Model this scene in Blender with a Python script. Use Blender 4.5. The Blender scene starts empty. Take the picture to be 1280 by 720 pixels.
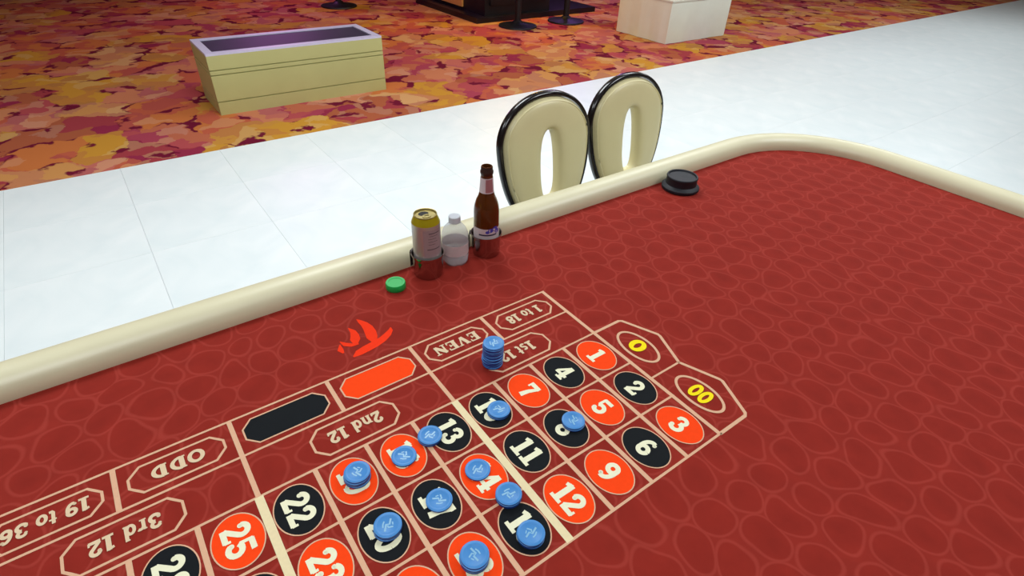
import bpy, math, random
from mathutils import Vector, Matrix
random.seed(7)
SC = bpy.context.scene
COL = SC.collection
PI = math.pi

# ------------------------------------------------------------------ scale
U = 0.084            # width of one number cell in metres
Z0 = 0.84            # height of the felt above the floor

# ------------------------------------------------------------------ camera
CAM_POS = Vector((8.0545 * U, 7.1235 * U, Z0 + 8.9130 * U))
RX = Vector((-0.80921, 0.58640, 0.03626))
RY = Vector((0.32095, 0.49290, -0.80873))
RZ = Vector((-0.49211, -0.64279, -0.58707))
cam_d = bpy.data.cameras.new('camera')
cam_d.sensor_width = 36.0
cam_d.lens = 698.95 / 1280 * 36.0
cam_d.clip_start = 0.02
cam_d.clip_end = 100
cam = bpy.data.objects.new('camera', cam_d)
COL.objects.link(cam)
m = Matrix((RX, -RY, -RZ)).transposed().to_4x4()
m.translation = CAM_POS
cam.matrix_world = m
SC.camera = cam

# ------------------------------------------------------------------ world, lights, exposure
w = bpy.data.worlds.new('hall_ambient')
SC.world = w
w.use_nodes = True
w.node_tree.nodes['Background'].inputs[0].default_value = (0.9, 0.93, 1.0, 1)
w.node_tree.nodes['Background'].inputs[1].default_value = 0.05
SC.view_settings.view_transform = 'Standard'
SC.view_settings.look = 'None'
SC.view_settings.gamma = 1.0
SC.view_settings.use_curve_mapping = False
SC.view_settings.exposure = 0.0


def area(name, loc, size, power, color, aim=None):
    d = bpy.data.lights.new(name, 'AREA')
    d.shape = 'RECTANGLE'
    d.size, d.size_y = size
    d.energy = power
    d.color = color
    o = bpy.data.objects.new(name, d)
    o.location = loc
    if aim is not None:
        o.rotation_euler = (Vector(aim) - Vector(loc)).to_track_quat('-Z', 'Y').to_euler()
    COL.objects.link(o)
    return o


CEIL = 3.5
for (x, y, p) in [(-0.6, -2.3, 66), (-3.8, -2.3, 62), (-7.2, -2.3, 60), (-10.6, -2.3, 54), (2.6, -2.3, 46),
                  (-2.4, 0.9, 62), (1.4, 0.9, 44)]:
    area('ceiling_lamp', (x, y, CEIL - 0.06), (1.2, 1.2), p, (0.92, 0.97, 1.0))
for (x, y, p) in [(-1.6, -6.0, 8), (-5.4, -6.4, 8), (-9.5, -6.4, 10), (1.8, -7.5, 10), (-13, -6.5, 10)]:
    area('ceiling_lamp_warm', (x, y, CEIL - 0.06), (0.8, 0.8), p, (1.0, 0.82, 0.66))
# coloured glow of the gaming machines standing at the far end of the hall
area('machine_glow_amber', (-4.3, -6.3, 2.0), (0.9, 0.3), 26, (1.0, 0.50, 0.05), (-4.3, -6.1, 0))
area('machine_glow_violet', (-6.6, -7.4, 2.2), (0.9, 0.5), 22, (0.50, 0.22, 1.0), (-6.4, -7.0, 0))
area('machine_glow_pink', (-1.9, -9.2, 2.2), (0.9, 0.5), 18, (0.85, 0.22, 0.9), (-2.0, -8.2, 0))


# ------------------------------------------------------------------ materials
def lin(c):
    out = []
    for v in c:
        v = v / 255.0
        out.append(v / 12.92 if v <= 0.04045 else ((v + 0.055) / 1.055) ** 2.4)
    return tuple(out) + (1.0,)


def pm(name, col, rough=0.5, metal=0.0, var=0.06, scale=40.0, bump=0.0, bscale=None, **kw):
    mt = bpy.data.materials.new(name)
    mt.use_nodes = True
    nt = mt.node_tree
    b = nt.nodes['Principled BSDF']
    c = lin(col)
    tc = nt.nodes.new('ShaderNodeTexCoord')
    nz = nt.nodes.new('ShaderNodeTexNoise')
    nz.inputs['Scale'].default_value = scale
    nz.inputs['Detail'].default_value = 3
    nt.links.new(tc.outputs['Object'], nz.inputs['Vector'])
    mx = nt.nodes.new('ShaderNodeMix')
    mx.data_type = 'RGBA'
    mx.inputs[6].default_value = tuple(v * (1 - var) for v in c[:3]) + (1,)
    mx.inputs[7].default_value = tuple(min(1, v * (1 + var)) for v in c[:3]) + (1,)
    nt.links.new(nz.outputs['Fac'], mx.inputs[0])
    nt.links.new(mx.outputs[2], b.inputs['Base Color'])
    b.inputs['Roughness'].default_value = rough
    b.inputs['Metallic'].default_value = metal
    for k, v in kw.items():
        b.inputs[k.replace('_', ' ')].default_value = v
    if bump:
        bn = nt.nodes.new('ShaderNodeBump')
        bn.inputs['Strength'].default_value = bump
        bn.inputs['Distance'].default_value = 0.001
        n2 = nt.nodes.new('ShaderNodeTexNoise')
        n2.inputs['Scale'].default_value = bscale or 900
        nt.links.new(tc.outputs['Object'], n2.inputs['Vector'])
        nt.links.new(n2.outputs['Fac'], bn.inputs['Height'])
        nt.links.new(bn.outputs['Normal'], b.inputs['Normal'])
    return mt


def ramp(nt, stops, interp='LINEAR'):
    r = nt.nodes.new('ShaderNodeValToRGB')
    r.color_ramp.interpolation = interp
    e = r.color_ramp.elements
    while len(e) < len(stops):
        e.new(0.5)
    for i, (p, c) in enumerate(stops):
        e[i].position = p
        e[i].color = c
    return r


M = {}
M['line'] = pm('cream_print', (210, 166, 134), 0.8, scale=200, bump=0.2, Specular_IOR_Level=0.12)
M['numeral'] = pm('ivory_print', (226, 224, 192), 0.8, scale=200, Specular_IOR_Level=0.12)
M['ivory_line'] = pm('ivory_line_print', (222, 206, 164), 0.8, scale=200, Specular_IOR_Level=0.12)
M['lettering'] = pm('tan_lettering_print', (212, 188, 154), 0.8, scale=200, Specular_IOR_Level=0.12)
M['red'] = pm('orange_red_print', (240, 66, 12), 0.8, scale=120, bump=0.2, Specular_IOR_Level=0.12)
M['black'] = pm('black_print', (17, 21, 24), 0.75, scale=120, bump=0.2, Specular_IOR_Level=0.12)
M['yellow'] = pm('yellow_print', (236, 214, 22), 0.8, scale=120, Specular_IOR_Level=0.12)
M['logo'] = pm('flame_print', (232, 52, 18), 0.8, scale=120, Specular_IOR_Level=0.12)
M['chip'] = pm('blue_clay', (56, 128, 192), 0.42, scale=60, bump=0.1)
M['chip_edge'] = pm('blue_clay_edge', (18, 62, 146), 0.5, scale=60)
M['chip_mark'] = pm('pale_foil', (126, 176, 206), 0.35, scale=60)
M['green'] = pm('green_plastic', (6, 168, 74), 0.45, scale=60)
M['cream'] = pm('cream_leather', (214, 208, 174), 0.38, scale=9, bump=0.15, bscale=260)
M['seat_cream'] = pm('cream_vinyl', (226, 216, 166), 0.36, scale=9, bump=0.15, bscale=260)
M['rim'] = pm('black_lacquer', (22, 18, 18), 0.16, scale=30)
M['black_metal'] = pm('black_painted_metal', (10, 9, 14), 0.5, scale=30)
M['black_plastic'] = pm('black_plastic', (10, 13, 24), 0.6, scale=30)
M['wood'] = pm('dark_wood', (48, 26, 18), 0.4, scale=14)
M['chrome'] = pm('polished_steel', (178, 172, 170), 0.12, 1.0, var=0.03)
M['can'] = pm('silver_printed_aluminium', (176, 171, 166), 0.32, 0.5, scale=50)
M['can_gold'] = pm('gold_aluminium', (186, 170, 24), 0.3, 0.45, scale=50)
M['can_lid'] = pm('gold_lid_aluminium', (182, 168, 112), 0.3, 0.75, scale=50)
M['can_panel'] = pm('grey_lilac_print', (160, 146, 148), 0.4, 0.15, scale=50)
M['can_text'] = pm('dark_print', (88, 78, 84), 0.5)
M['can_hole'] = pm('dark_opening', (16, 12, 8), 0.7)
M['can_green'] = pm('green_print', (30, 128, 76), 0.4)
M['brown_glass'] = pm('brown_glass', (112, 58, 20), 0.06, scale=30, Transmission_Weight=0.5, IOR=1.45)
M['neck_label'] = pm('silver_paper', (206, 192, 196), 0.5, scale=50)
M['neck_label_pink'] = pm('rose_paper', (160, 104, 108), 0.5, scale=50)
M['body_label'] = pm('pale_paper', (204, 190, 190), 0.5, scale=30)
M['label_blue'] = pm('blue_ink', (66, 62, 168), 0.5)
M['label_dark'] = pm('dark_ink', (50, 42, 70), 0.5)
M['clear'] = pm('clear_plastic', (244, 246, 248), 0.05, var=0.01, Transmission_Weight=0.84, IOR=1.08)
M['frost'] = pm('frosted_cap', (226, 230, 236), 0.45, var=0.02, Transmission_Weight=0.45, IOR=1.3)
M['water_label'] = pm('pinkish_film', (232, 216, 214), 0.5, scale=60, Transmission_Weight=0.45, IOR=1.05)
M['plinth'] = pm('pale_green_cream_paint', (190, 188, 124), 0.5, scale=6)
M['plinth_edge'] = pm('pale_lavender_edge', (206, 200, 226), 0.4)
M['slate'] = pm('dark_slate', (44, 46, 64), 0.5, scale=20)
M['tan'] = pm('tan_panel', (228, 160, 84), 0.5, scale=10)
M['cloth_white'] = pm('white_drape', (226, 230, 214), 0.8, scale=6)
M['ceiling'] = pm('ceiling_paint', (200, 198, 196), 0.9, scale=4)
M['wall'] = pm('wall_paint', (150, 120, 110), 0.9, scale=4)
M['trim_black'] = pm('black_trim', (10, 8, 18), 0.4, scale=20)
M['subfloor'] = pm('pale_grout', (214, 220, 226), 0.5, scale=5)


def felt_material():
    mt = bpy.data.materials.new('red_patterned_felt')
    mt.use_nodes = True
    nt = mt.node_tree
    b = nt.nodes['Principled BSDF']
    tc = nt.nodes.new('ShaderNodeTexCoord')
    mp = nt.nodes.new('ShaderNodeMapping')
    mp.inputs['Scale'].default_value = (1.0, 0.92, 1.0)
    nt.links.new(tc.outputs['Object'], mp.inputs['Vector'])
    A = 0.80 * U                        # pitch of the printed bubbles, packed in a triangular lattice
    wz = nt.nodes.new('ShaderNodeTexNoise')
    wz.inputs['Scale'].default_value = 9.0
    wz.inputs['Detail'].default_value = 1
    nt.links.new(tc.outputs['Object'], wz.inputs['Vector'])
    wp = nt.nodes.new('ShaderNodeVectorMath')
    wp.operation = 'MULTIPLY_ADD'
    wp.inputs[1].default_value = (0.06, 0.06, 0)
    nt.links.new(wz.outputs['Color'], wp.inputs[0])
    nt.links.new(mp.outputs['Vector'], wp.inputs[2])
    ds = []
    for off in ((0, 0, 0), (A / 2, A * 0.866, 0)):
        ad = nt.nodes.new('ShaderNodeVectorMath')
        ad.operation = 'ADD'
        ad.inputs[1].default_value = (off[0] + 50 * A, off[1] + 50 * A * 1.732, 0)
        nt.links.new(wp.outputs[0], ad.inputs[0])
        md = nt.nodes.new('ShaderNodeVectorMath')
        md.operation = 'MODULO'
        md.inputs[1].default_value = (A, A * 1.732, 1)
        nt.links.new(ad.outputs[0], md.inputs[0])
        su = nt.nodes.new('ShaderNodeVectorMath')
        su.operation = 'SUBTRACT'
        su.inputs[1].default_value = (A / 2, A * 0.866, 0)
        nt.links.new(md.outputs[0], su.inputs[0])
        fz = nt.nodes.new('ShaderNodeVectorMath')
        fz.operation = 'MULTIPLY'
        fz.inputs[1].default_value = (1, 1, 0)
        nt.links.new(su.outputs[0], fz.inputs[0])
        ln = nt.nodes.new('ShaderNodeVectorMath')
        ln.operation = 'LENGTH'
        nt.links.new(fz.outputs[0], ln.inputs[0])
        ds.append(ln)
    mn = nt.nodes.new('ShaderNodeMath')
    mn.operation = 'MINIMUM'
    nt.links.new(ds[0].outputs['Value'], mn.inputs[0])
    nt.links.new(ds[1].outputs['Value'], mn.inputs[1])
    dv = nt.nodes.new('ShaderNodeMath')
    dv.operation = 'DIVIDE'
    dv.inputs[1].default_value = A
    nt.links.new(mn.outputs[0], dv.inputs[0])
    sz = nt.nodes.new('ShaderNodeTexNoise')          # bubbles differ in size
    sz.inputs['Scale'].default_value = 14.0
    sz.inputs['Detail'].default_value = 0
    nt.links.new(tc.outputs['Object'], sz.inputs['Vector'])
    sa = nt.nodes.new('ShaderNodeMath')
    sa.operation = 'MULTIPLY_ADD'
    sa.inputs[1].default_value = 0.22
    sa.inputs[2].default_value = -0.105
    nt.links.new(sz.outputs['Fac'], sa.inputs[0])
    sd = nt.nodes.new('ShaderNodeMath')
    sd.operation = 'ADD'
    nt.links.new(dv.outputs[0], sd.inputs[0])
    nt.links.new(sa.outputs[0], sd.inputs[1])
    dv = sd
    r = ramp(nt, [(0.0, lin((130, 34, 24))), (0.40, lin((134, 36, 26))), (0.435, lin((147, 49, 39))), (0.46, lin((147, 49, 39))), (0.50, lin((136, 38, 28)))])
    nt.links.new(dv.outputs[0], r.inputs['Fac'])
    nz = nt.nodes.new('ShaderNodeTexNoise')
    nz.inputs['Scale'].default_value = 26
    nz.inputs['Detail'].default_value = 4
    nt.links.new(tc.outputs['Object'], nz.inputs['Vector'])
    hsv = nt.nodes.new('ShaderNodeHueSaturation')
    mr = nt.nodes.new('ShaderNodeMapRange')
    mr.inputs['To Min'].default_value = 0.84
    mr.inputs['To Max'].default_value = 1.16
    nt.links.new(nz.outputs['Fac'], mr.inputs['Value'])
    nt.links.new(mr.outputs['Result'], hsv.inputs['Value'])
    nt.links.new(r.outputs['Color'], hsv.inputs['Color'])
    nt.links.new(hsv.outputs['Color'], b.inputs['Base Color'])
    b.inputs['Roughness'].default_value = 0.9
    b.inputs['Specular IOR Level'].default_value = 0.15
    n2 = nt.nodes.new('ShaderNodeTexNoise')
    n2.inputs['Scale'].default_value = 1500
    nt.links.new(tc.outputs['Object'], n2.inputs['Vector'])
    bn = nt.nodes.new('ShaderNodeBump')
    bn.inputs['Strength'].default_value = 0.25
    bn.inputs['Distance'].default_value = 0.001
    nt.links.new(n2.outputs['Fac'], bn.inputs['Height'])
    nt.links.new(bn.outputs['Normal'], b.inputs['Normal'])
    return mt


def carpet_material():
    mt = bpy.data.materials.new('floral_carpet')
    mt.use_nodes = True
    nt = mt.node_tree
    L = nt.links.new
    b = nt.nodes['Principled BSDF']
    tc = nt.nodes.new('ShaderNodeTexCoord')
    nz = nt.nodes.new('ShaderNodeTexNoise')
    nz.inputs['Scale'].default_value = 4.0
    nz.inputs['Detail'].default_value = 6
    L(tc.outputs['Object'], nz.inputs['Vector'])
    mixv = nt.nodes.new('ShaderNodeVectorMath')
    mixv.operation = 'MULTIPLY_ADD'
    mixv.inputs[1].default_value = (0.42, 0.42, 0.0)
    L(nz.outputs['Color'], mixv.inputs[0])
    L(tc.outputs['Object'], mixv.inputs[2])
    v = nt.nodes.new('ShaderNodeTexVoronoi')
    v.voronoi_dimensions = '2D'
    v.inputs['Scale'].default_value = 2.7
    L(mixv.outputs[0], v.inputs['Vector'])
    sep = nt.nodes.new('ShaderNodeSeparateColor')
    L(v.outputs['Color'], sep.inputs['Color'])
    cols = [(0.0, lin((188, 142, 66))), (0.16, lin((192, 100, 66))), (0.32, lin((200, 150, 96))), (0.46, lin((172, 74, 86))),
            (0.58, lin((194, 150, 50))), (0.70, lin((194, 118, 104))), (0.86, lin((140, 40, 66)))]
    r = ramp(nt, cols, 'CONSTANT')
    L(sep.outputs[0], r.inputs['Fac'])
    # inner petals
    v3 = nt.nodes.new('ShaderNodeTexVoronoi')
    v3.voronoi_dimensions = '2D'
    v3.inputs['Scale'].default_value = 7.0
    L(mixv.outputs[0], v3.inputs['Vector'])
    sep3 = nt.nodes.new('ShaderNodeSeparateColor')
    L(v3.outputs['Color'], sep3.inputs['Color'])
    r3 = ramp(nt, [(0.0, lin((198, 128, 50))), (0.35, lin((178, 78, 66))), (0.65, lin((208, 160, 110))), (0.82, lin((150, 46, 74)))], 'CONSTANT')
    L(sep3.outputs[1], r3.inputs['Fac'])
    mx = nt.nodes.new('ShaderNodeMix')
    mx.data_type = 'RGBA'
    mx.inputs[0].default_value = 0.42
    L(r.outputs['Color'], mx.inputs[6])
    L(r3.outputs['Color'], mx.inputs[7])
    # dark crimson ground between the leaves
    ve = nt.nodes.new('ShaderNodeTexVoronoi')
    ve.voronoi_dimensions = '2D'
    ve.feature = 'DISTANCE_TO_EDGE'
    ve.inputs['Scale'].default_value = 2.7
    L(mixv.outputs[0], ve.inputs['Vector'])
    n4 = nt.nodes.new('ShaderNodeTexNoise')
    n4.inputs['Scale'].default_value = 3.2
    n4.inputs['Detail'].default_value = 5
    L(tc.outputs['Object'], n4.inputs['Vector'])
    sub = nt.nodes.new('ShaderNodeMath')
    sub.operation = 'MULTIPLY_ADD'
    sub.inputs[1].default_value = -1.0
    sub.inputs[2].default_value = 0.55
    L(n4.outputs['Fac'], sub.inputs[0])
    add = nt.nodes.new('ShaderNodeMath')
    add.operation = 'ADD'
    L(ve.outputs['Distance'], add.inputs[0])
    L(sub.outputs[0], add.inputs[1])
    re = ramp(nt, [(0.02, (0, 0, 0, 1)), (0.06, (1, 1, 1, 1))])
    L(add.outputs[0], re.inputs['Fac'])
    m2 = nt.nodes.new('ShaderNodeMix')
    m2.data_type = 'RGBA'
    m2.inputs[6].default_value = lin((108, 18, 46))
    L(re.outputs['Color'], m2.inputs[0])
    L(mx.outputs[2], m2.inputs[7])
    L(m2.outputs[2], b.inputs['Base Color'])
    b.inputs['Roughness'].default_value = 0.95
    b.inputs['Specular IOR Level'].default_value = 0.1
    return mt


def tile_material():
    mt = bpy.data.materials.new('polished_white_tile')
    mt.use_nodes = True
    nt = mt.node_tree
    b = nt.nodes['Principled BSDF']
    tc = nt.nodes.new('ShaderNodeTexCoord')
    nz = nt.nodes.new('ShaderNodeTexNoise')
    nz.inputs['Scale'].default_value = 2.2
    nz.inputs['Detail'].default_value = 5
    nz.inputs['Distortion'].default_value = 1.4
    nt.links.new(tc.outputs['Object'], nz.inputs['Vector'])
    r = ramp(nt, [(0.3, lin((228, 240, 240))), (0.65, lin((240, 248, 247)))])
    nt.links.new(nz.outputs['Fac'], r.inputs['Fac'])
    nt.links.new(r.outputs['Color'], b.inputs['Base Color'])
    b.inputs['Roughness'].default_value = 0.38
    return mt


M['felt'] = felt_material()
M['carpet'] = carpet_material()
M['tile'] = tile_material()


# ------------------------------------------------------------------ mesh helpers
class MB:
    def __init__(self):
        self.v, self.f, self.mi = [], [], []

    def add(self, vs, fs, mi=0):
        o = len(self.v)
        self.v += [tuple(p) for p in vs]
        for f in fs:
            self.f.append([i + o for i in f])
            self.mi.append(mi)
        return self

    def box(self, c, s, mi=0, rot=0):
        cx, cy, cz = c
        hx, hy, hz = s[0] / 2, s[1] / 2, s[2] / 2
        ca, sa = math.cos(rot), math.sin(rot)
        vs = [(cx + x * hx * ca - y * hy * sa, cy + x * hx * sa + y * hy * ca, cz + z * hz) for x in (-1, 1) for y in (-1, 1) for z in (-1, 1)]
        return self.add(vs, [(0, 1, 3, 2), (4, 6, 7, 5), (0, 4, 5, 1), (2, 3, 7, 6), (0, 2, 6, 4), (1, 5, 7, 3)], mi)

    def lathe(self, prof, n=32, mi=0, c=(0, 0, 0), ripple=None, a0=0, a1=2 * PI):
        vs, fs = [], []
        full = abs(a1 - a0 - 2 * PI) < 1e-6
        cnt = n if full else n + 1
        for (r, z) in prof:
            for k in range(cnt):
                a = a0 + (a1 - a0) * k / n
                rr = r * (1 + (ripple(a, r, z) if ripple else 0))
                vs.append((c[0] + rr * math.cos(a), c[1] + rr * math.sin(a), c[2] + z))
        for i in range(len(prof) - 1):
            for k in range(n):
                k2 = (k + 1) % cnt
                fs.append((i * cnt + k, i * cnt + k2, (i + 1) * cnt + k2, (i + 1) * cnt + k))
        return self.add(vs, fs, mi)

    def prism(self, poly, z0, z1, mi=0):
        n = len(poly)
        vs = [(x, y, z0) for x, y in poly] + [(x, y, z1) for x, y in poly]
        fs = [tuple(range(n))[::-1], tuple(range(n, 2 * n))] + [(i, (i + 1) % n, n + (i + 1) % n, n + i) for i in range(n)]
        return self.add(vs, fs, mi)

    def tube(self, pts, r, n=10, mi=0, closed=False):
        vs, fs = [], []
        P = [Vector(p) for p in pts]
        N = len(P)
        for i, p in enumerate(P):
            a = P[(i - 1) % N] if (closed or i > 0) else p
            c = P[(i + 1) % N] if (closed or i < N - 1) else p
            t = (c - a).normalized()
            up = Vector((0, 0, 1)) if abs(t.z) < 0.95 else Vector((1, 0, 0))
            x = t.cross(up).normalized()
            y = x.cross(t)
            rr = r[i] if isinstance(r, (list, tuple)) else r
            for k in range(n):
                an = 2 * PI * k / n
                vs.append(p + x * rr * math.cos(an) + y * rr * math.sin(an))
        for i in range(N if closed else N - 1):
            j = (i + 1) % N
            for k in range(n):
                k2 = (k + 1) % n
                fs.append((i * n + k, i * n + k2, j * n + k2, j * n + k))
        if not closed:
            fs.append(tuple(range(n))[::-1])
            fs.append(tuple((N - 1) * n + k for k in range(n)))
        return self.add(vs, fs, mi)

    def stroke(self, pts, hw, z, xf=lambda x, y: (x, y), mi=0):
        """flat printed stroke of half width hw (number or list)"""
        n = len(pts)
        vs = []
        for i, (x, y) in enumerate(pts):
            ax, ay = pts[max(i - 1, 0)]
            bx, by = pts[min(i + 1, n - 1)]
            dx, dy = bx - ax, by - ay
            l = math.hypot(dx, dy) or 1
            nx, ny = -dy / l, dx / l
            h = hw[i] if isinstance(hw, (list, tuple)) else hw
            for s in (1, -1):
                X, Y = xf(x + s * nx * h, y + s * ny * h)
                vs.append((X, Y, z))
        fs = [(2 * i + 1, 2 * i + 3, 2 * i + 2, 2 * i) for i in range(n - 1)]
        return self.add(vs, fs, mi)

    def data(self, name, mats, smooth=None):
        me = bpy.data.meshes.new(name)
        me.from_pydata(self.v, [], self.f)
        if not isinstance(mats, (list, tuple)):
            mats = [mats]
        for mt in mats:
            me.materials.append(mt)
        for p, i in zip(me.polygons, self.mi):
            p.material_index = i
        if smooth:
            me.shade_smooth()
            me.set_sharp_from_angle(angle=math.radians(smooth))
        me.update()
        return me

    def build(self, name, mats, parent=None, loc=None, smooth=None, rotz=0):
        o = bpy.data.objects.new(name, self.data(name, mats, smooth))
        COL.objects.link(o)
        if parent is not None:
            o.parent = parent
        if loc is not None:
            o.location = loc
        o.rotation_euler.z = rotz
        return o


def tag(o, label, cat, group=None):
    o['label'] = label
    o['category'] = cat
    if group:
        o['group'] = group
    return o


def thing(name, label, cat, loc=(0, 0, 0), rotz=0, group=None):
    o = bpy.data.objects.new(name, None)
    o.empty_display_size = 0.1
    COL.objects.link(o)
    o.location = loc
    o.rotation_euler.z = rotz
    return tag(o, label, cat, group)


def struct(o):
    o['kind'] = 'structure'
    return o


def link_copy(o, parent=None):
    c = o.copy()
    COL.objects.link(c)
    c.parent = parent
    return c


def copy_tree(o, parent=None):
    kids = list(o.children)
    c = link_copy(o, parent)
    for k in kids:
        copy_tree(k, c)
    return c


# ------------------------------------------------------------------ the setting
XL, XR, YN, YF = 6.0, -20.0, 5.0, -14.0
YB = -42.75 * U                       # where the white tiles meet the carpet
floor = struct(MB().box(((XL + XR) / 2, (YN + YB) / 2, -0.055), (XL - XR, YN - YB, 0.10)).build('floor', M['subfloor']))
T = 0.6
tile_me = None
prof_t = T / 2 - 0.0005
tb = MB()
bv = 0.0009
vs = []
for (h, z) in ((prof_t, -0.005), (prof_t, -bv * 0.5), (prof_t - bv, 0.0)):
    vs += [(-h, -h, z), (h, -h, z), (h, h, z), (-h, h, z)]
fs = [(8, 9, 10, 11)]
for k in (0, 4):
    fs += [(k + i, k + (i + 1) % 4, k + 4 + (i + 1) % 4, k + 4 + i) for i in range(4)]
tb.add(vs, fs)
tile_me = tb.data('floor_tile', M['tile'])
for iy in range(6):
    for ix in range(29):
        x = 1.9 - T / 2 - ix * T
        y = YB + T / 2 + iy * T
        # leave out the tiles that the table top hides completely
        if y > -0.4 and x > -1.9:
            continue
        o = bpy.data.objects.new('floor_tile', tile_me)
        COL.objects.link(o)
        o.location = (x, y, 0)
        o.parent = floor
carpet = struct(MB().box(((XL + XR) / 2, (YB + YF) / 2, -0.0465), (XL - XR, YB - YF, 0.093)).build('floor_carpet', M['carpet']))
struct(MB().box(((XL + XR) / 2, (YN + YF) / 2, CEIL + 0.05), (XL - XR, YN - YF, 0.1)).build('ceiling', M['ceiling']))
struct(MB().box(((XL + XR) / 2, YF - 0.05, CEIL / 2), (XL - XR, 0.1, CEIL)).build('wall_far', M['wall']))
struct(MB().box(((XL + XR) / 2, YN + 0.05, CEIL / 2), (XL - XR, 0.1, CEIL)).build('wall_near', M['wall']))
struct(MB().box((XR - 0.05, (YN + YF) / 2, CEIL / 2), (0.1, YN - YF, CEIL)).build('wall_right', M['wall']))
struct(MB().box((XL + 0.05, (YN + YF) / 2, CEIL / 2), (0.1, YN - YF, CEIL)).build('wall_left', M['wall']))

# ------------------------------------------------------------------ roulette table
table = thing('roulette_table', 'large roulette table with red patterned felt and padded cream rail', 'table')
TX0, TX1, TY0, TY1, RC = -17.0, 16.0, -5.04, 10.0, 4.0    # felt outline in cells (x1 and y1 ends are the dealer's side)


def felt_path():
    p = [(TX1, TY0)]
    n = 40
    for i in range(n + 1):
        p.append((TX1 + (TX0 + RC - TX1) * i / n, TY0))
    for i in range(1, 13):
        a = PI / 2 * i / 12
        p.append((TX0 + RC - RC * math.sin(a), TY0 + RC - RC * math.cos(a)))
    for i in range(1, 13):
        p.append((TX0, TY0 + RC + (TY1 - TY0 - RC) * i / 12))
    return p[1:]


path = felt_path()
poly = [(x * U, y * U) for x, y in path] + [(TX1 * U, TY1 * U)]
MB().prism(poly[::-1], Z0 - 0.03, Z0).build('felt', M['felt'], table)
# padded rail swept along the outline
prof = [(0.0, -0.30), (0.0, 0.16), (0.05, 0.30), (0.16, 0.43), (0.32, 0.51), (0.5, 0.535), (0.68, 0.51), (0.84, 0.43), (0.96, 0.29), (1.03, 0.10),
        (1.04, -0.12), (1.0, -0.34), (0.9, -0.52), (0.7, -0.62), (0.35, -0.62)]
vs, fs = [], []


def outward(i):
    ax, ay = path[max(i - 1, 0)]
    bx, by = path[min(i + 1, len(path) - 1)]
    l = math.hypot(bx - ax, by - ay)
    tx, ty = (bx - ax) / l, (by - ay) / l
    nx, ny = -ty, tx                       # travelling towards -x along the far side: outward is -y
    return nx, ny


for i, (x, y) in enumerate(path):
    nx, ny = outward(i)
    for (o_, z) in prof:
        vs.append(((x + nx * o_) * U, (y + ny * o_) * U, Z0 + z * U))
k = len(prof)
for i in range(len(path) - 1):
    for j in range(k):
        j2 = (j + 1) % k
        fs.append((i * k + j, i * k + j2, (i + 1) * k + j2, (i + 1) * k + j))
fs.append(tuple(range(k)))
fs.append(tuple((len(path) - 1) * k + j for j in range(k))[::-1])
MB().add(vs, fs).build('padded_rail', M['cream'], table, smooth=50)
# body below the top
MB().box(((TX0 + TX1) / 2 * U, 2.6 * U, Z0 - 0.03 - 0.06), ((TX1 - TX0 - 4) * U, 12.2 * U, 0.12)).build('apron', M['wood'], table)
for cx in (-11.0, 10.0):
    b = MB().box((cx * U, 2.6 * U, 0.36), (0.34, 0.5, 0.66)).box((cx * U, 2.6 * U, 0.02), (0.46, 0.72, 0.04))
    b.build('pedestal', M['wood'], table)

# ------------------------------------------------------------------ printed layout
R_ = 1.253                 # depth of a number cell in cell widths
D1, D2 = -1.035, -2.044    # edges of the dozen row and the outside row
ZL = Z0 + 0.0004
ZS = Z0 + 0.0007
ZN = Z0 + 0.0011


def S(x, y):
    return x * U, y * U


def line(pts, wd, name='printed_line', mat='line', z=ZL):
    b = MB()
    if pts[0][0] == pts[1][0]:
        z += 0.0001
    b.stroke(pts, wd / 2, z, S)
    return b.build(name, M[mat], table)


HV = 0.05   # lines that run along the table
HU = 0.09   # lines that run across
for v, x1 in ((0, 12), (1, 12), (2, 12), (3, 12)):
    line([(-0.05, v * R_), (x1, v * R_)], HV)
line([(0, D1), (12, D1)], HV)
line([(-0.05, D2), (12.05, D2)], HV)
for u in range(0, 13):
    wd = 0.15 if u in (4, 8) else HU
    line([(u, 0), (u, 3 * R_)], wd, mat='ivory_line' if u in (4, 8) else 'line')
for u in (0, 4, 8, 12):
    line([(u, D2), (u, 0)], HU)
for u in (2, 6, 10):
    line([(u, D2), (u, D1)], HU)
# the two zero boxes
mid = 1.5 * R_
for s in (1, -1):
    q = lambda x, y, s=s: (x, mid + s * (y - mid))
    line([q(0, 0), q(-0.85, 0.0), q(-0.92, 0.05), q(-1.30, 0.92), q(-1.29, 1.0), q(-0.95, mid)], 0.075)
line([(0, mid), (-0.95, mid)], HV)


def arc(cx, cy, rx, ry, a0, a1, n=14):
    return [(cx + rx * math.cos(math.radians(a0 + (a1 - a0) * i / n)), cy + ry * math.sin(math.radians(a0 + (a1 - a0) * i / n))) for i in range(n + 1)]


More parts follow.
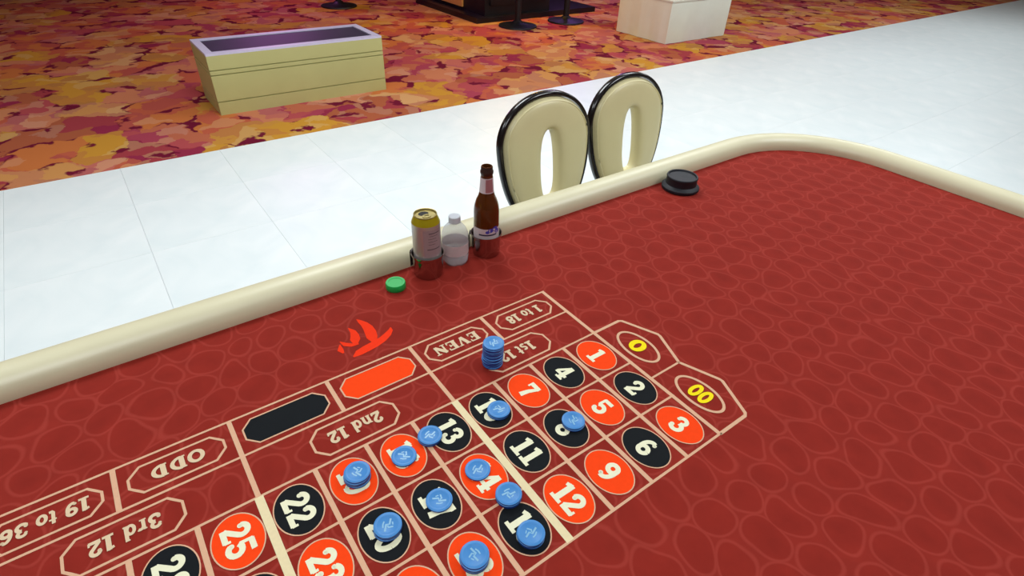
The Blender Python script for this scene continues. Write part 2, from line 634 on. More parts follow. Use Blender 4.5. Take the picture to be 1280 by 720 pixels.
RING = lambda cx, cy, rx, ry: arc(cx, cy, rx, ry, 0, 360, 24)
GL = {
    '0': (0.70, [(RING(0.33, 0.5, 0.22, 0.40), 0.10)]),
    '1': (0.62, [([(0.32, 0.0), (0.32, 1.0)], 0.115), ([(0.05, 0.07), (0.59, 0.07)], 0.07), ([(0.36, 0.95), (0.08, 0.86)], 0.075)]),
    '2': (0.70, [(arc(0.32, 0.70, 0.21, 0.21, 175, -35) + [(0.10, 0.13)], 0.095), ([(0.05, 0.09), (0.62, 0.09)], 0.09), ([(0.60, 0.05), (0.60, 0.27)], 0.045), (RING(0.14, 0.70, 0.045, 0.05), 0.05)]),
    '3': (0.70, [(arc(0.30, 0.73, 0.20, 0.18, 160, -90), 0.09), (arc(0.30, 0.30, 0.24, 0.22, 90, -160), 0.095), (RING(0.11, 0.74, 0.04, 0.04), 0.045), (RING(0.10, 0.26, 0.05, 0.05), 0.05)]),
    '4': (0.74, [([(0.43, 0.95), (0.08, 0.34)], 0.07), ([(0.02, 0.30), (0.70, 0.30)], 0.075), ([(0.47, 1.0), (0.47, 0.0)], 0.11), ([(0.26, 0.05), (0.68, 0.05)], 0.05)]),
    '5': (0.70, [([(0.12, 0.90), (0.60, 0.90)], 0.09), ([(0.15, 0.95), (0.13, 0.50)], 0.06), (arc(0.31, 0.32, 0.24, 0.23, 140, -150), 0.095), (RING(0.12, 0.22, 0.05, 0.05), 0.05)]),
    '6': (0.70, [(RING(0.34, 0.30, 0.21, 0.21), 0.095), (arc(0.42, 0.46, 0.29, 0.44, 75, 205), 0.09), (RING(0.52, 0.82, 0.04, 0.04), 0.05)]),
    '7': (0.68, [([(0.06, 0.89), (0.64, 0.89)], 0.10), ([(0.58, 0.90), (0.38, 0.45), (0.30, 0.0)], [0.07, 0.10, 0.12]), ([(0.09, 0.99), (0.09, 0.66)], 0.045)]),
    '8': (0.70, [(RING(0.33, 0.73, 0.18, 0.18), 0.09), (RING(0.33, 0.29, 0.22, 0.21), 0.095)]),
    '9': (0.70, [(RING(0.34, 0.70, 0.21, 0.21), 0.095), (arc(0.26, 0.54, 0.29, 0.44, 25, -105), 0.09), (RING(0.16, 0.18, 0.04, 0.04), 0.05)]),
    'E': (0.78, [([(0.20, 0.0), (0.20, 1.0)], 0.11), ([(0.04, 0.05), (0.68, 0.05)], 0.06), ([(0.04, 0.95), (0.68, 0.95)], 0.06), ([(0.2, 0.5), (0.52, 0.5)], 0.05), ([(0.66, 0.02), (0.66, 0.28)], 0.04), ([(0.66, 0.98), (0.66, 0.74)], 0.04), ([(0.5, 0.36), (0.5, 0.64)], 0.035)]),
    'V': (0.84, [([(0.16, 0.97), (0.42, 0.02)], 0.11), ([(0.68, 0.97), (0.44, 0.02)], 0.05), ([(0.0, 0.96), (0.34, 0.96)], 0.045), ([(0.54, 0.96), (0.84, 0.96)], 0.045)]),
    'N': (0.90, [([(0.17, 0.0), (0.17, 1.0)], 0.055), ([(0.14, 0.95), (0.70, 0.05)], 0.12), ([(0.70, 0.0), (0.70, 1.0)], 0.055), ([(0.02, 0.05), (0.34, 0.05)], 0.045), ([(0.54, 0.95), (0.86, 0.95)], 0.045)]),
    'O': (0.86, [(RING(0.42, 0.5, 0.30, 0.42), 0.095)]),
    'D': (0.84, [([(0.22, 0.0), (0.22, 1.0)], 0.11), (arc(0.24, 0.5, 0.42, 0.44, 90, -90), 0.09), ([(0.04, 0.05), (0.3, 0.05)], 0.05), ([(0.04, 0.95), (0.3, 0.95)], 0.05)]),
    't': (0.46, [([(0.2, 0.95), (0.2, 0.15), (0.26, 0.06), (0.4, 0.08)], 0.085), ([(0.04, 0.66), (0.42, 0.66)], 0.05)]),
    'o': (0.62, [(RING(0.3, 0.36, 0.2, 0.29), 0.085)]),
    's': (0.54, [(arc(0.25, 0.52, 0.15, 0.14, 40, 250, 10) + arc(0.25, 0.20, 0.17, 0.15, 90, -150, 12), 0.075)]),
    'n': (0.72, [([(0.18, 0.0), (0.18, 0.70)], 0.085), (arc(0.35, 0.44, 0.17, 0.2, 170, 0, 8) + [(0.52, 0.0)], 0.085), ([(0.03, 0.04), (0.32, 0.04)], 0.04), ([(0.40, 0.04), (0.66, 0.04)], 0.04), ([(0.03, 0.68), (0.2, 0.68)], 0.04)]),
    'd': (0.70, [(RING(0.28, 0.34, 0.18, 0.28), 0.08), ([(0.5, 0.0), (0.5, 1.0)], 0.085), ([(0.36, 0.96), (0.5, 0.96)], 0.04), ([(0.5, 0.04), (0.64, 0.04)], 0.04)]),
    'r': (0.54, [([(0.18, 0.0), (0.18, 0.70)], 0.085), (arc(0.36, 0.44, 0.17, 0.2, 170, 50, 6), 0.08), ([(0.03, 0.04), (0.36, 0.04)], 0.04), ([(0.03, 0.68), (0.2, 0.68)], 0.04)]),
    ' ': (0.34, []),
}


def text_mesh(txt, cx, cy, h, mode, z=ZN, xs=1.0, yellow=False):
    """print txt centred on cell point (cx,cy); mode 'num' reads across the table, 'out' reads along it"""
    wid = sum(GL[c][0] for c in txt) * h * xs
    b = MB()
    pen = -wid / 2
    for c in txt:
        adv, strokes = GL[c]
        for k_, (pts, hw) in enumerate(strokes):
            def xf(x, y, pen=pen):
                tx, ty = pen + (x * xs + 0.02) * h, (y - 0.5) * h
                if mode == 'num':
                    return (cx - ty) * U, (cy + tx) * U
                return (cx + tx) * U, (cy + ty) * U
            b.stroke(pts, [q_ * 1.12 for q_ in hw] if isinstance(hw, list) else hw * 1.12, z + k_ * 0.00003, xf)
        pen += adv * h * xs
    return b


def text(txt, cx, cy, h, mode, mat, parent, name='lettering', xs=1.0):
    return text_mesh(txt, cx, cy, h, mode, xs=xs).build(name, M[mat], parent)


# number spots
REDS = {1, 3, 5, 7, 9, 12, 14, 16, 18, 19, 21, 23, 25, 27, 30, 32, 34, 36}
EA, EB = 0.40, 0.515


def disc(cx, cy, a, b_, z, n=40):
    return [(( cx + a * math.cos(2 * PI * i / n)) * U, (cy + b_ * math.sin(2 * PI * i / n)) * U, z) for i in range(n)]


def ring_strip(cx, cy, a, b_, wd, z, n=44):
    b = MB()
    vs, fs = [], []
    for i in range(n):
        an = 2 * PI * i / n
        for s in (0.5, -0.5):
            vs.append(((cx + (a + s * wd) * math.cos(an)) * U, (cy + (b_ + s * wd) * math.sin(an)) * U, z))
    for i in range(n):
        j = (i + 1) % n
        fs.append((2 * i, 2 * j, 2 * j + 1, 2 * i + 1))
    return b.add(vs, fs)


for num in range(1, 37):
    u = (num - 1) // 3 + 0.5
    v = ((num - 1) % 3 + 0.5) * R_
    red = num in REDS
    sp = MB().add(disc(u, v, EA, EB, ZS), [tuple(range(40))]).build('number_spot', M['red' if red else 'black'], table)
    ring_strip(u, v, EA + 0.008, EB + 0.008, 0.022, ZS + 0.0001).build('spot_outline', M['line'], sp)
    text(str(num), u, v, 0.46, 'num', 'numeral', sp, 'numeral', xs=1.0)
for cy, t_ in ((0.75 * R_, '0'), (2.25 * R_, '00')):
    e = ring_strip(-0.55, cy + (0.02 if t_ == '0' else -0.02), 0.33, 0.60, 0.065, ZS).build('zero_ring', M['line'], table)
    text(t_, -0.56, cy, 0.44, 'num', 'yellow', e, 'numeral', xs=1.35 if t_ == '0' else 0.85)


# ticket shaped frames
def ticket(x0, x1, y0, y1, c=0.20, k=0.105):
    c2 = c * 1.05
    return [(x0 + c, y0), (x1 - c, y0), (x1 - k, y0 + c * 0.5), (x1, y0 + c2), (x1, y1 - c2), (x1 - k, y1 - c * 0.5), (x1 - c, y1),
            (x0 + c, y1), (x0 + k, y1 - c * 0.5), (x0, y1 - c2), (x0, y0 + c2), (x0 + k, y0 + c * 0.5)]


def loop_strip(pts, wd, z):
    n = len(pts)
    cx = sum(p[0] for p in pts) / n
    b = MB()
    vs, fs = [], []
    for i in range(n):
        ax, ay = pts[i - 1]
        px, py = pts[i]
        bx, by = pts[(i + 1) % n]
        d1 = Vector((px - ax, py - ay)).normalized()
        d2 = Vector((bx - px, by - py)).normalized()
        nn = (Vector((-d1.y, d1.x)) + Vector((-d2.y, d2.x))).normalized()
        for s in (0.5, -0.5):
            vs.append(((px + nn.x * wd * s) * U, (py + nn.y * wd * s) * U, z))
    for i in range(n):
        j = (i + 1) % n
        fs.append((2 * i, 2 * j, 2 * j + 1, 2 * i + 1))
    return b.add(vs, fs)


OY0, OY1 = D2 + 0.20, D1 - 0.18
for (x0, x1, t_) in ((0, 2, '1 to 18'), (2, 4, 'EVEN'), (8, 10, 'ODD'), (10, 12, '19 to 36')):
    f = loop_strip(ticket(x0 + 0.20, x1 - 0.20, OY0, OY1), 0.05, ZL).build('bet_frame', M['line'], table)
    text(t_, (x0 + x1) / 2, (OY0 + OY1) / 2, 0.30, 'out', 'lettering', f, 'lettering', xs=1.22 if t_ in ('EVEN', 'ODD') else 0.94)
for (x0, x1, mt) in ((4, 6, 'red'), (6, 8, 'black')):
    tk = ticket(x0 + 0.17, x1 - 0.17, D2 + 0.17, D1 - 0.15)
    f = MB().add([(x * U, y * U, ZL) for x, y in tk], [tuple(range(len(tk)))]).build('colour_bet_panel', M[mt], table)
    loop_strip(tk, 0.035, ZS).build('panel_outline', M['line'], f)
for (x0, t_) in ((0, '1st 12'), (4, '2nd 12'), (8, '3rd 12')):
    f = loop_strip(ticket(x0 + 1.10, x0 + 2.84, D1 + 0.17, -0.15), 0.05, ZL).build('bet_frame', M['line'], table)
    text(t_, x0 + 1.97, (D1 + 0.02) / 2, 0.31, 'out', 'lettering', f, 'lettering', xs=0.95)

# flame emblem printed beside the layout
fl = MB()


def brush(pts, ws, z=ZL):
    fl.stroke(pts, ws, z, S)


brush([(5.20, -2.44), (5.05, -2.50), (4.85, -2.54), (4.6, -2.58), (4.38, -2.64), (4.2, -2.74), (4.08, -2.84), (4.04, -2.93)], [0.02, 0.10, 0.115, 0.115, 0.10, 0.085, 0.055, 0.012])
brush([(4.58, -2.66), (4.56, -2.85), (4.52, -3.02), (4.5, -3.22), (4.52, -3.40), (4.57, -3.56), (4.6, -3.66)], [0.06, 0.13, 0.135, 0.12, 0.09, 0.05, 0.01], ZL + 0.00005)
brush([(4.98, -2.83), (4.93, -2.98), (4.88, -3.12), (4.86, -3.28), (4.90, -3.46)], [0.05, 0.12, 0.10, 0.07, 0.01], ZL + 0.0001)
brush([(4.92, -2.80), (5.08, -2.84), (5.20, -2.95), (5.26, -3.1)], [0.03, 0.06, 0.06, 0.01], ZL + 0.00015)
brush([(5.34, -2.68), (5.36, -2.82), (5.30, -3.0)], [0.02, 0.07, 0.01], ZL + 0.0002)
fl.build('flame_emblem', M['logo'], table)

# ------------------------------------------------------------------ chips
CR, CT = 0.236 * U, 0.0405 * U
cb = MB()
cprof = [(0.0, 0.0), (CR * 0.96, 0.0), (CR, CT * 0.15), (CR, CT * 0.85)]
cb.lathe(cprof, 40, 1)
cb.lathe([(CR, CT * 0.85), (CR * 0.965, CT), (CR * 0.72, CT), (CR * 0.70, CT * 0.93), (0.0, CT * 0.93)], 40, 0)
chip_me = cb.data('roulette_chip', [M['chip'], M['chip_edge']], smooth=40)
mk = MB()
q = CR * 0.62
for pts, hw in [([(-0.75, -0.35), (-0.2, 0.1), (0.1, -0.15), (0.75, 0.4)], 0.11), ([(-0.3, 0.62), (0.15, 0.30), (0.05, 0.05)], 0.09),
                ([(0.0, -0.62), (0.35, -0.42), (0.62, -0.1)], 0.08), ([(-0.62, 0.1), (-0.42, 0.42)], 0.07)]:
    mk.stroke([(x * q, y * q) for x, y in pts], hw * q, CT * 0.93 + 0.00012)
mark_me = mk.data('inlay_mark', M['chip_mark'])


def hit(px, py, z):
    """pixel of the 1280x720 photograph -> point at height z (cells above the felt)"""
    f = 698.95
    d = RX * ((px - 640) / f) + RY * ((py - 360) / f) + RZ
    zz = Z0 + z * U
    return CAM_POS + d * ((zz - CAM_POS.z) / d.z)


ORD = ['', 'bottom', 'second', 'third', 'fourth', 'fifth', 'sixth', 'seventh', 'eighth', 'ninth', 'tenth', 'eleventh', 'twelfth', 'thirteenth', 'fourteenth']
SPOTS = [(623, 512, 2, 'on black ten'), (717, 526, 2, 'on black eight'), (537, 544, 2, 'between thirteen and sixteen'),
         (597, 587, 1, 'on red fourteen'), (505, 570, 1, 'on red sixteen'), (446, 591, 4, 'on red nineteen'),
         (549, 625, 1, 'on black seventeen'), (636, 617, 3, 'between fourteen and fifteen'), (484, 657, 3, 'on black twenty'),
         (664, 666, 3, 'on black fifteen'), (593, 694, 4, 'on red eighteen')]
for (px, py, n, where) in SPOTS:
    p = hit(px, py, n * CT / U)
    for i in range(n):
        j = 0.0012 if i else 0
        o = bpy.data.objects.new('roulette_chip', chip_me)
        COL.objects.link(o)
        o.location = (p.x + random.uniform(-j, j), p.y + random.uniform(-j, j), Z0 + 0.0014 + i * CT)
        o.rotation_euler.z = random.uniform(0, 6.28)
        if n == 1:
            lb = 'single blue chip lying ' + where
        elif i == n - 1:
            lb = 'top blue chip of the small pile ' + where
        elif i == 0:
            lb = 'bottom blue chip of the small pile ' + where
        else:
            lb = ORD[i + 1] + ' blue chip from the bottom of the pile ' + where
        tag(o, lb, 'chip', 'blue chips bet on the numbers')
        if i == n - 1:
            c = bpy.data.objects.new('inlay_mark', mark_me)
            COL.objects.link(c)
            c.parent = o
NS = 15
p = hit(617, 429, NS * CT / U)
pb = hit(614.3, 454.5, 0)
for i in range(NS):
    t_ = (i + 1) / NS
    o = bpy.data.objects.new('roulette_chip', chip_me)
    COL.objects.link(o)
    jj = 0.0009
    lean = 0.35 + 0.65 * t_
    o.location = (pb.x + (p.x - pb.x) * lean + random.uniform(-jj, jj), pb.y + (p.y - pb.y) * lean + random.uniform(-jj, jj), Z0 + 0.0014 + i * CT)
    o.rotation_euler.z = random.uniform(0, 6.28)
    if i == NS - 1:
        o.rotation_euler.z = 0.5
        c = bpy.data.objects.new('inlay_mark', mark_me)
        COL.objects.link(c)
        c.parent = o
        lb = 'topmost blue chip of the tall stack on the 1st 12 box'
    elif i == 0:
        lb = 'bottom blue chip of the tall stack on the 1st 12 box'
    else:
        lb = ORD[i + 1] + ' blue chip from the bottom of the tall stack on 1st 12'
    tag(o, lb, 'chip', 'blue chips in the tall stack')

# green disc
p = hit(495, 359.5, 0)
g = MB()
gr, gh = 0.265 * U, 0.19 * U
g.lathe([(0, 0), (gr * 0.95, 0), (gr, gh * 0.1), (gr, gh * 0.86), (gr * 0.94, gh), (gr * 0.70, gh), (gr * 0.67, gh * 0.94), (0, gh * 0.94)], 40)
tag(g.build('green_disc', M['green'], None, (p.x, p.y, Z0 + 0.0002), smooth=40), 'small thick bright green disc lying on the felt beside the can', 'disc')


# ------------------------------------------------------------------ drinks at the rail
def cup(loc, label, tab_rot):
    t = thing('cup_holder', label, 'cup holder', (loc.x, loc.y, Z0 + 0.0002), 0, 'steel cup holders along the rail')
    r0, r1, h = 0.0335, 0.0372, 0.058
    b = MB()
    b.lathe([(0, 0), (r0 - 0.004, 0), (r0 - 0.001, 0.001), (r0, 0.004), (r0 + 0.001, 0.02), (r1 - 0.0022, h - 0.012), (r1 - 0.0016, h - 0.009), (r1 + 0.0012, h - 0.002), (r1 + 0.0010, h + 0.0002), (r1 - 0.0008, h),
             (r1 - 0.0030, h - 0.010), (r0 - 0.0004, 0.02), (r0 - 0.0012, 0.004), (0, 0.003)], 48)
    b.build('cup', M['chrome'], t, smooth=50)
    # bracket towards the rail
    ca, sa = math.cos(tab_rot), math.sin(tab_rot)
    b = MB()
    pts = [(r1 - 0.001, h - 0.004), (r1 + 0.0025, h - 0.002), (r1 + 0.004, h - 0.008), (r1 + 0.004, 0.012)]
    vs, fs = [], []
    for (r, z) in pts:
        for dr in (0, 0.0014):
            for wdt in (-0.009, 0.009):
                rr = r + dr
                vs.append((rr * ca - wdt * sa, rr * sa + wdt * ca, z))
    for i in range(len(pts) - 1):
        a, c = i * 4, i * 4 + 4
        fs += [(a, a + 1, c + 1, c), (a + 2, c + 2, c + 3, a + 3), (a, c, c + 2, a + 2), (a + 1, a + 3, c + 3, c + 1)]
    fs += [(0, 2, 3, 1), (12, 13, 15, 14)]
    b.add(vs, fs)
    b.build('bracket', M['black_metal'], t)
    return t


pc = hit(536, 341, 0)
cup(pc, 'polished steel cup holder around the silver can', -0.35 - PI / 2 + 0.9)
pbt = hit(607.5, 315, 0)
cup(pbt, 'polished steel cup holder around the brown beer bottle', -PI / 2 + 0.9)

# can
can = thing('drink_can', 'opened silver drink can with yellow shoulder in a steel cup holder', 'can', (pc.x, pc.y, Z0 + 0.0034))
H = 0.154
rb = 0.0318
b = MB()
b.lathe([(0, 0.004), (0.018, 0.003), (0.0235, 0.0), (0.0255, 0.001), (0.029, 0.006), (0.0308, 0.012), (0.0312, 0.03), (rb, 0.045), (rb, H - 0.019)], 48, 0)
b.build('body', M['can'], can, smooth=60)
b = MB()
b.lathe([(rb, H - 0.019), (rb - 0.0010, H - 0.0165), (0.0278, H - 0.0085), (0.0256, H - 0.0040), (0.0252, H - 0.0026)], 48)
b.build('shoulder', M['can_gold'], can, smooth=60)
b = MB()
b.lathe([(0.0252, H - 0.0026), (0.0262, H - 0.0012), (0.0258, H), (0.0246, H - 0.0002), (0.0236, H - 0.0028), (0.0229, H - 0.0055), (0.0212, H - 0.0058), (0.0206, H - 0.0048), (0, H - 0.0048)], 48)
lid = b.build('lid', M['can_lid'], can, smooth=50)
vdir = Vector((CAM_POS.x - pc.x, CAM_POS.y - pc.y))
va = math.atan2(vdir.y, vdir.x)
b = MB()
ho = Vector((-0.0085 * math.cos(va + 0.5), -0.0085 * math.sin(va + 0.5)))
b.add([(ho.x + 0.0120 * math.cos(2 * PI * i / 24), ho.y + 0.0095 * math.sin(2 * PI * i / 24), H - 0.0046) for i in range(24)], [tuple(range(24))])
b.build('mouth', M['can_hole'], can)
b = MB()
to = Vector((0.006 * math.cos(va + 0.5), 0.006 * math.sin(va + 0.5)))
vs, fs = [], []
for i in range(20):
    an = 2 * PI * i / 20
    for r in (1.0, 0.55):
        for z in (0.0, 0.0012):
            vs.append((to.x + 0.0105 * r * math.cos(an), to.y + 0.0075 * r * math.sin(an), H - 0.0044 + z))
for i in range(20):
    j = (i + 1) % 20
    fs += [(4 * i + 1, 4 * j + 1, 4 * j + 3, 4 * i + 3), (4 * i, 4 * j, 4 * j + 1, 4 * i + 1), (4 * i + 2, 4 * i + 3, 4 * j + 3, 4 * j + 2)]
b.add(vs, fs)
b.build('pull_tab', M['can_lid'], can)
b = MB()
b.lathe([(rb + 0.0003, 0.058), (rb + 0.0003, H - 0.027)], 16, 0, a0=va - 0.25, a1=va + 1.15)
pan = b.build('printed_panel', M['can_panel'], can, smooth=60)
b = MB()
for z, a_, c_ in ((H - 0.036, 0.15, 1.0), (H - 0.042, 0.2, 0.85), (H - 0.049, 0.1, 0.7), (H - 0.056, 0.1, 0.8), (H - 0.063, 0.1, 0.6), (H - 0.076, 0.0, 1.0)):
    th = 0.0022 if z in (H - 0.036, H - 0.076) else 0.001
    b.lathe([(rb + 0.0005, z), (rb + 0.0005, z + th)], 12, 0, a0=va + a_, a1=va + c_)
b.build('small_print', M['can_text'], pan)
# beer bottle
bt = thing('beer_bottle', 'brown glass beer bottle standing in a steel cup holder', 'bottle', (pbt.x, pbt.y, Z0 + 0.0034))
HB = 0.226
b = MB()
bp = [(0, 0.004), (0.02, 0.003), (0.026, 0.0), (0.0295, 0.003), (0.0305, 0.008), (0.0305, 0.108), (0.0302, 0.118), (0.0285, 0.130), (0.0245, 0.143), (0.0195, 0.154), (0.0165, 0.166), (0.0152, 0.18),
      (0.0138, 0.205), (0.0134, 0.209), (0.0148, 0.2105), (0.0148, 0.2145), (0.0134, 0.216), (0.0132, 0.224), (0.0125, 0.226), (0.0100, 0.226), (0.0096, 0.222),
      (0.0105, 0.205), (0.0122, 0.18), (0.0136, 0.166), (0.0166, 0.154), (0.0216, 0.143), (0.0256, 0.130), (0.0273, 0.118), (0.0276, 0.108), (0.0276, 0.012), (0, 0.008)]
b.lathe(bp, 48)
b.build('glass', M['brown_glass'], bt, smooth=60)
MB().lathe([(0.0137, 0.2055), (0.0152, 0.2100), (0.0152, 0.2148), (0.0138, 0.2165), (0.0136, 0.2235), (0.0130, 0.2250)], 40).build('crown_finish', M['wood'], bt, smooth=60)
vb = math.atan2(CAM_POS.y - pbt.y, CAM_POS.x - pbt.x)
b = MB()
b.lathe([(0.0172, 0.164), (0.0146, 0.200)], 40)
nl = b.build('neck_label', M['neck_label'], bt, smooth=60)
b = MB()
b.lathe([(0.0171, 0.1665), (0.0149, 0.198)], 16, a0=vb - 0.15, a1=vb + 1.0)
b.build('neck_label_panel', M['neck_label_pink'], nl, smooth=60)
b = MB()
b.lathe([(0.0307, 0.03), (0.0307, 0.078)], 40)
bl = b.build('body_label', M['body_label'], bt, smooth=60)
b = MB()
for (a_, z, s) in ((0.35, 0.074, 0.007), (0.75, 0.077, 0.008), (0.95, 0.070, 0.007), (0.1, 0.07, 0.005)):
    vs = []
    for i in range(14):
        an = 2 * PI * i / 14
        aa = vb + a_ + s * math.cos(an) / 0.0309
        vs.append((0.0309 * math.cos(aa), 0.0309 * math.sin(aa), z + s * 0.8 * math.sin(an)))
    b.add(vs, [tuple(range(14))])
b.build('label_emblem', M['label_blue'], bl)
b = MB()
b.lathe([(0.03085, 0.060), (0.03085, 0.064)], 20, a0=vb - 0.6, a1=vb + 0.9)
b.build('label_band', M['label_dark'], bl)

# water bottle
pw = hit(569.5, 326, 0)
wt = thing('water_bottle', 'small clear plastic water bottle with white cap between can and beer bottle', 'bottle', (pw.x, pw.y, Z0 + 0.0003))
b = MB()
rip = lambda a, r, z: (-0.13 * max(0, math.cos(5 * a)) ** 2 * max(0, 1 - z / 0.022)) if r > 0.01 else 0
outer = [(0.0, 0.006), (0.012, 0.004), (0.021, 0.0), (0.0285, 0.002), (0.0315, 0.010), (0.0318, 0.020), (0.0305, 0.024), (0.0318, 0.028), (0.0315, 0.062), (0.0305, 0.066), (0.0315, 0.070), (0.0305, 0.080),
         (0.0265, 0.091), (0.0195, 0.100), (0.0135, 0.105), (0.0125, 0.110), (0.0125, 0.118), (0.0112, 0.118)]
inner = [(r - 0.0008 if r > 0.002 else r, z + (0.0008 if z < 0.03 else 0)) for r, z in outer[::-1][1:]]
b.lathe(outer + inner, 50, ripple=rip)
b.build('bottle_body', M['clear'], wt, smooth=60)
b = MB()
b.lathe([(0.0320, 0.030), (0.0320, 0.058), (0.0317, 0.058), (0.0317, 0.030)], 40)
b.build('paper_label', M['water_label'], wt, smooth=40)
b = MB()
b.lathe([(0.0138, 0.108), (0.0140, 0.110), (0.0138, 0.122), (0.0125, 0.1235), (0, 0.1235), (0, 0.1222), (0.0127, 0.122), (0.0128, 0.108), (0.0138, 0.108)], 60, ripple=lambda a, r, z: 0.012 * math.cos(30 * a) if r > 0.0135 else 0)
b.build('cap', M['frost'], wt, smooth=30)

# black round dish at the rail
pd = hit(841, 231, 0)
b = MB()
b.lathe([(0, 0), (0.052, 0), (0.057, 0.003), (0.057, 0.010), (0.053, 0.014), (0.047, 0.018), (0.046, 0.034), (0.0475, 0.040), (0.046, 0.043), (0.042, 0.043), (0.040, 0.039), (0, 0.037)], 48)
tag(b.build('black_dish', M['black_plastic'], None, (pd.x, pd.y + 0.028, Z0 + 0.0002), smooth=40), 'round black raised dish standing on the felt against the rail', 'dish')


# ------------------------------------------------------------------ chairs
def outline(th, hw, zc, up, dn, pw_=0.82):
    c, s = math.cos(th), math.sin(th)
    x = hw * (abs(c) ** (pw_ if s < 0 else 0.96)) * (1 if c >= 0 else -1)
    z = zc + (up if s >= 0 else dn) * s
    return x, z


def make_chair():
    t = thing('oval_back_stool', 'tmp', 'chair')
    N = 72
    hw, zc, up, dn = 2.2, 0.75, 1.74, 3.4
    tilt = math.tan(math.radians(9))
    YB_ = -0.19

    def place(x, y, z):      # cells -> metres in chair space; z relative to the felt
        zz = Z0 + z * U
        return (x * U, YB_ + y * U - (zz - 0.62) * tilt * 0.9, zz)
    # cushion: closed ring between slot and outer edge
    sec = []
    K = 12
    for k_ in range(K + 1):
        tt = k_ / K
        sec.append((tt, 0.04 + 0.40 * (max(0, 1 - (2 * tt - 1) ** 4)) ** 0.5 * (1 - 0.35 * tt)))
    back = [(1.0, -0.05), (0.75, -0.10), (0.25, -0.10), (0.0, -0.05)]
    prof_ = [(a, d) for a, d in sec] + back
    vs, fs = [], []
    for i in range(N):
        th = 2 * PI * i / N
        ox, oz = outline(th, hw - 0.10, zc, up - 0.10, dn - 0.1)
        cc, ss = math.cos(th), math.sin(th)
        ix = 0.385 * math.copysign(abs(cc) ** 0.6, cc) * (1 - 0.10 * ss)
        iz = -0.16 + 1.34 * math.copysign(abs(ss) ** 0.8, ss)
        for (a, d) in prof_:
            vs.append(place(ix + (ox - ix) * a, d, iz + (oz - iz) * a))
    kk = len(prof_)
    for i in range(N):
        j = (i + 1) % N
        for q_ in range(kk):
            q2 = (q_ + 1) % kk
            fs.append((i * kk + q_, j * kk + q_, j * kk + q2, i * kk + q2))
    MB().add(vs, fs).build('back_cushion', M['seat_cream'], t, smooth=70)
    # piping seam near the outer edge
    pts = []
    for i in range(N):
        th = 2 * PI * i / N
        x, z = outline(th, hw - 0.22, zc, up - 0.22, dn - 0.22)
        pts.append(place(x, 0.22, z))
    MB().tube(pts, 0.035 * U, 6, closed=True).build('piping', M['seat_cream'], t, smooth=60)
    # lacquered rim
    vs, fs = [], []
    rs = [(-0.08, 0.10), (-0.02, 0.13), (0.05, 0.10), (0.08, 0.04), (0.08, -0.12), (0.04, -0.17), (-0.06, -0.17), (-0.08, -0.14)]
    for i in range(N):
        th = 2 * PI * i / N
        for (o_, d) in rs:
            x, z = outline(th, hw + o_, zc, up + o_, dn + o_)
            vs.append(place(x, d, z))
    kk = len(rs)
    for i in range(N):
        j = (i + 1) % N
        for q_ in range(kk):
            q2 = (q_ + 1) % kk
            fs.append((i * kk + q_, j * kk + q_, j * kk + q2, i * kk + q2))
    MB().add(vs, fs).build('back_rim', M['rim'], t, smooth=50)
    # seat
    b = MB()
    b.lathe([(0, 0.50), (0.17, 0.50), (0.185, 0.515), (0.19, 0.54), (0.18, 0.565), (0.14, 0.578), (0, 0.582)], 40)
    b.build('seat', M['seat_cream'], t, smooth=50)
    b = MB()
    b.lathe([(0, 0.47), (0.165, 0.47), (0.175, 0.48), (0.175, 0.499), (0, 0.499)], 40)
    b.build('seat_frame', M['rim'], t, smooth=50)
    for sx in (-1, 1):
        for sy in (-1, 1):
            MB().tube([(sx * 0.115, sy * 0.115, 0.475), (sx * 0.15, sy * 0.15, 0.24), (sx * 0.175, sy * 0.175, 0.001)], [0.018, 0.016, 0.013], 10).build('leg', M['rim'], t, smooth=50)
    g_ = 0.156
    for (xa, ya, xb, yb) in ((-g_, g_, g_, g_), (-g_, -g_, g_, -g_), (g_, -g_, g_, g_), (-g_, -g_, -g_, g_)):
        MB().tube([(xa, ya, 0.2), (xb, yb, 0.2)], 0.009, 8).build('foot_bar', M['chrome'], t, smooth=60)
    for sx in (-1, 1):
        MB().tube([(sx * 0.10, -0.10, 0.485), (sx * 0.11, -0.165, 0.50), (sx * 0.105, YB_ + 0.005, 0.60)], 0.014, 8).build('back_post', M['rim'], t, smooth=50)
    return t


YC = -9.0
ch = make_chair()
ch.location = (-5.72 * U, YC * U + 0.19 + 0.03, 0.0)
ch['label'] = 'cream stool with oval slotted back, closer to the beer bottle'
ch['group'] = 'stools behind the rail'
ch2 = copy_tree(ch)
ch2.location = (-10.52 * U, (YC - 0.28) * U + 0.19 + 0.03, 0.0)
ch2['label'] = 'cream stool with oval slotted back, closer to the black dish'

# ------------------------------------------------------------------ things beyond the white floor
# low panelled plinth
pl = thing('panelled_plinth', 'low cream panelled plinth with dark inset top on the carpet', 'plinth', (-9.5 * U, -54.45 * U, 0))
W, D, HP = 17.0 * U, 6.5 * U, 5.3 * U
MB().box((0, 0, HP / 2), (W - 0.02, D - 0.02, HP)).build('core', M['plinth'], pl)
for z0, z1 in ((0.0, 0.098), (0.106, 0.30), (0.308, 0.335), (0.343, HP)):
    MB().box((0, 0, (z0 + z1) / 2), (W, D, z1 - z0)).build('panel_band', M['plinth'], pl)
for (c_, s_) in (((0, D / 2 - 0.03, HP + 0.008), (W, 0.06, 0.016)), ((0, -D / 2 + 0.03, HP + 0.008), (W, 0.06, 0.016)),
                 ((-W / 2 + 0.03, 0, HP + 0.008), (0.06, D - 0.12, 0.016)), ((W / 2 - 0.03, 0, HP + 0.008), (0.06, D - 0.12, 0.016))):
    MB().box(c_, s_).build('top_border', M['plinth_edge'], pl)
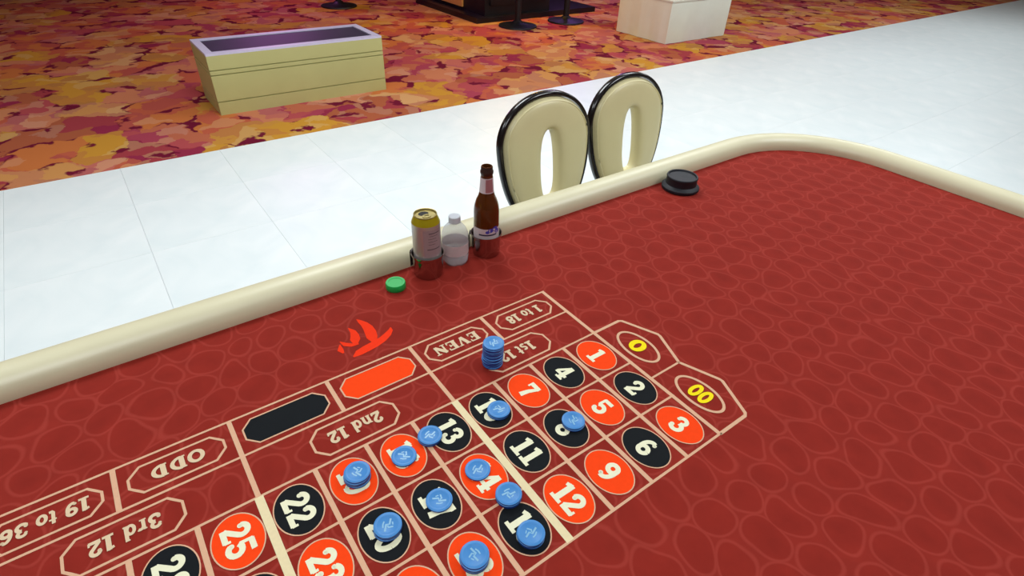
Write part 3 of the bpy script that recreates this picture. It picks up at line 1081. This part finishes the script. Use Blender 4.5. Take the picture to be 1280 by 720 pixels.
MB().box((0, 0, HP + 0.004), (W - 0.12, D - 0.12, 0.008)).build('inset_top', M['slate'], pl)

# gaming machine cabinet
kx0, kx1, ky0, ky1 = -62.5 * U, -46.0 * U, -97.0 * U, -76.0 * U
km = thing('machine_cabinet', 'tall black gaming machine cabinet with tan side panel on the carpet', 'cabinet', ((kx0 + kx1) / 2, (ky0 + ky1) / 2, 0))
W, D = kx1 - kx0, ky1 - ky0
MB().box((-0.4, 0, 0.035), (W + 0.8, D, 0.07)).build('plinth', M['trim_black'], km)
MB().box((-0.05, 0.01, 0.07 + 0.55), (W - 0.24, D - 0.16, 1.10)).build('body', M['black_metal'], km)
MB().box((W / 2 - 0.16, -0.25, 0.09 + 0.50), (0.03, D - 0.75, 0.96)).build('side_panel', M['tan'], km)
MB().box((-0.05, D / 2 - 0.06, 0.6), (W - 0.4, 0.024, 0.8)).build('front_door', M['trim_black'], km)


def machine_stool(px, py, label):
    p_ = hit(px, py, -10)
    t = thing('pedestal_stool', label, 'stool', (p_.x, p_.y, 0), 0, 'black pedestal stools on the carpet')
    b = MB()
    b.lathe([(0, 0), (0.25, 0), (0.26, 0.006), (0.255, 0.02), (0.17, 0.034), (0.08, 0.05), (0.055, 0.075), (0, 0.075)], 40)
    b.build('base', M['black_metal'], t, smooth=40)
    b = MB()
    b.lathe([(0, 0.075), (0.042, 0.075), (0.042, 0.55), (0, 0.55)], 24)
    b.build('column', M['black_metal'], t, smooth=40)
    b = MB()
    b.lathe([(0, 0.551), (0.19, 0.551), (0.205, 0.57), (0.205, 0.60), (0.18, 0.63), (0, 0.64)], 32)
    b.build('seat', M['black_plastic'], t, smooth=40)
    return t


machine_stool(647, 33, 'black round based stool right in front of the machine cabinet')
machine_stool(707, 27, 'black round based stool between machine cabinet and white block')
machine_stool(424, 8, 'black round based stool standing alone behind the cream plinth')

# white draped block
x1, y1 = -63.6 * U, -51.4 * U
W, D, HW = 14.0 * U, 10.4 * U, 5.75 * U
wb = thing('white_block', 'low white draped block standing on the floral carpet', 'block', (x1 - W / 2, y1 - D / 2, 0))
n = 60
vs, fs = [], []


def rect_pt(s):
    per = [(W / 2, -D / 2), (W / 2, D / 2), (-W / 2, D / 2), (-W / 2, -D / 2)]
    k_ = int(s * 4) % 4
    f_ = s * 4 - int(s * 4)
    a, c = per[k_], per[(k_ + 1) % 4]
    nx, ny = [(1, 0), (0, 1), (-1, 0), (0, -1)][k_]
    return a[0] + (c[0] - a[0]) * f_, a[1] + (c[1] - a[1]) * f_, nx, ny


n = 96
for i in range(n):
    x, y, nx, ny = rect_pt(i / n)
    wv = 0.006 * math.sin(i * 0.7) + 0.003 * math.sin(i * 1.9)
    for (z, k_) in ((0.004, 1.0), (HW * 0.5, 0.7), (HW - 0.02, 0.15), (HW, 0.0)):
        vs.append((x + nx * wv * k_, y + ny * wv * k_, z))
for i in range(n):
    j = (i + 1) % n
    for q_ in range(3):
        fs.append((i * 4 + q_, j * 4 + q_, j * 4 + q_ + 1, i * 4 + q_ + 1))
MB().add(vs, fs).build('drape', M['cloth_white'], wb, smooth=60)
MB().box((0, 0, HW + 0.006), (W + 0.02, D + 0.02, 0.016)).build('top_board', M['cloth_white'], wb)
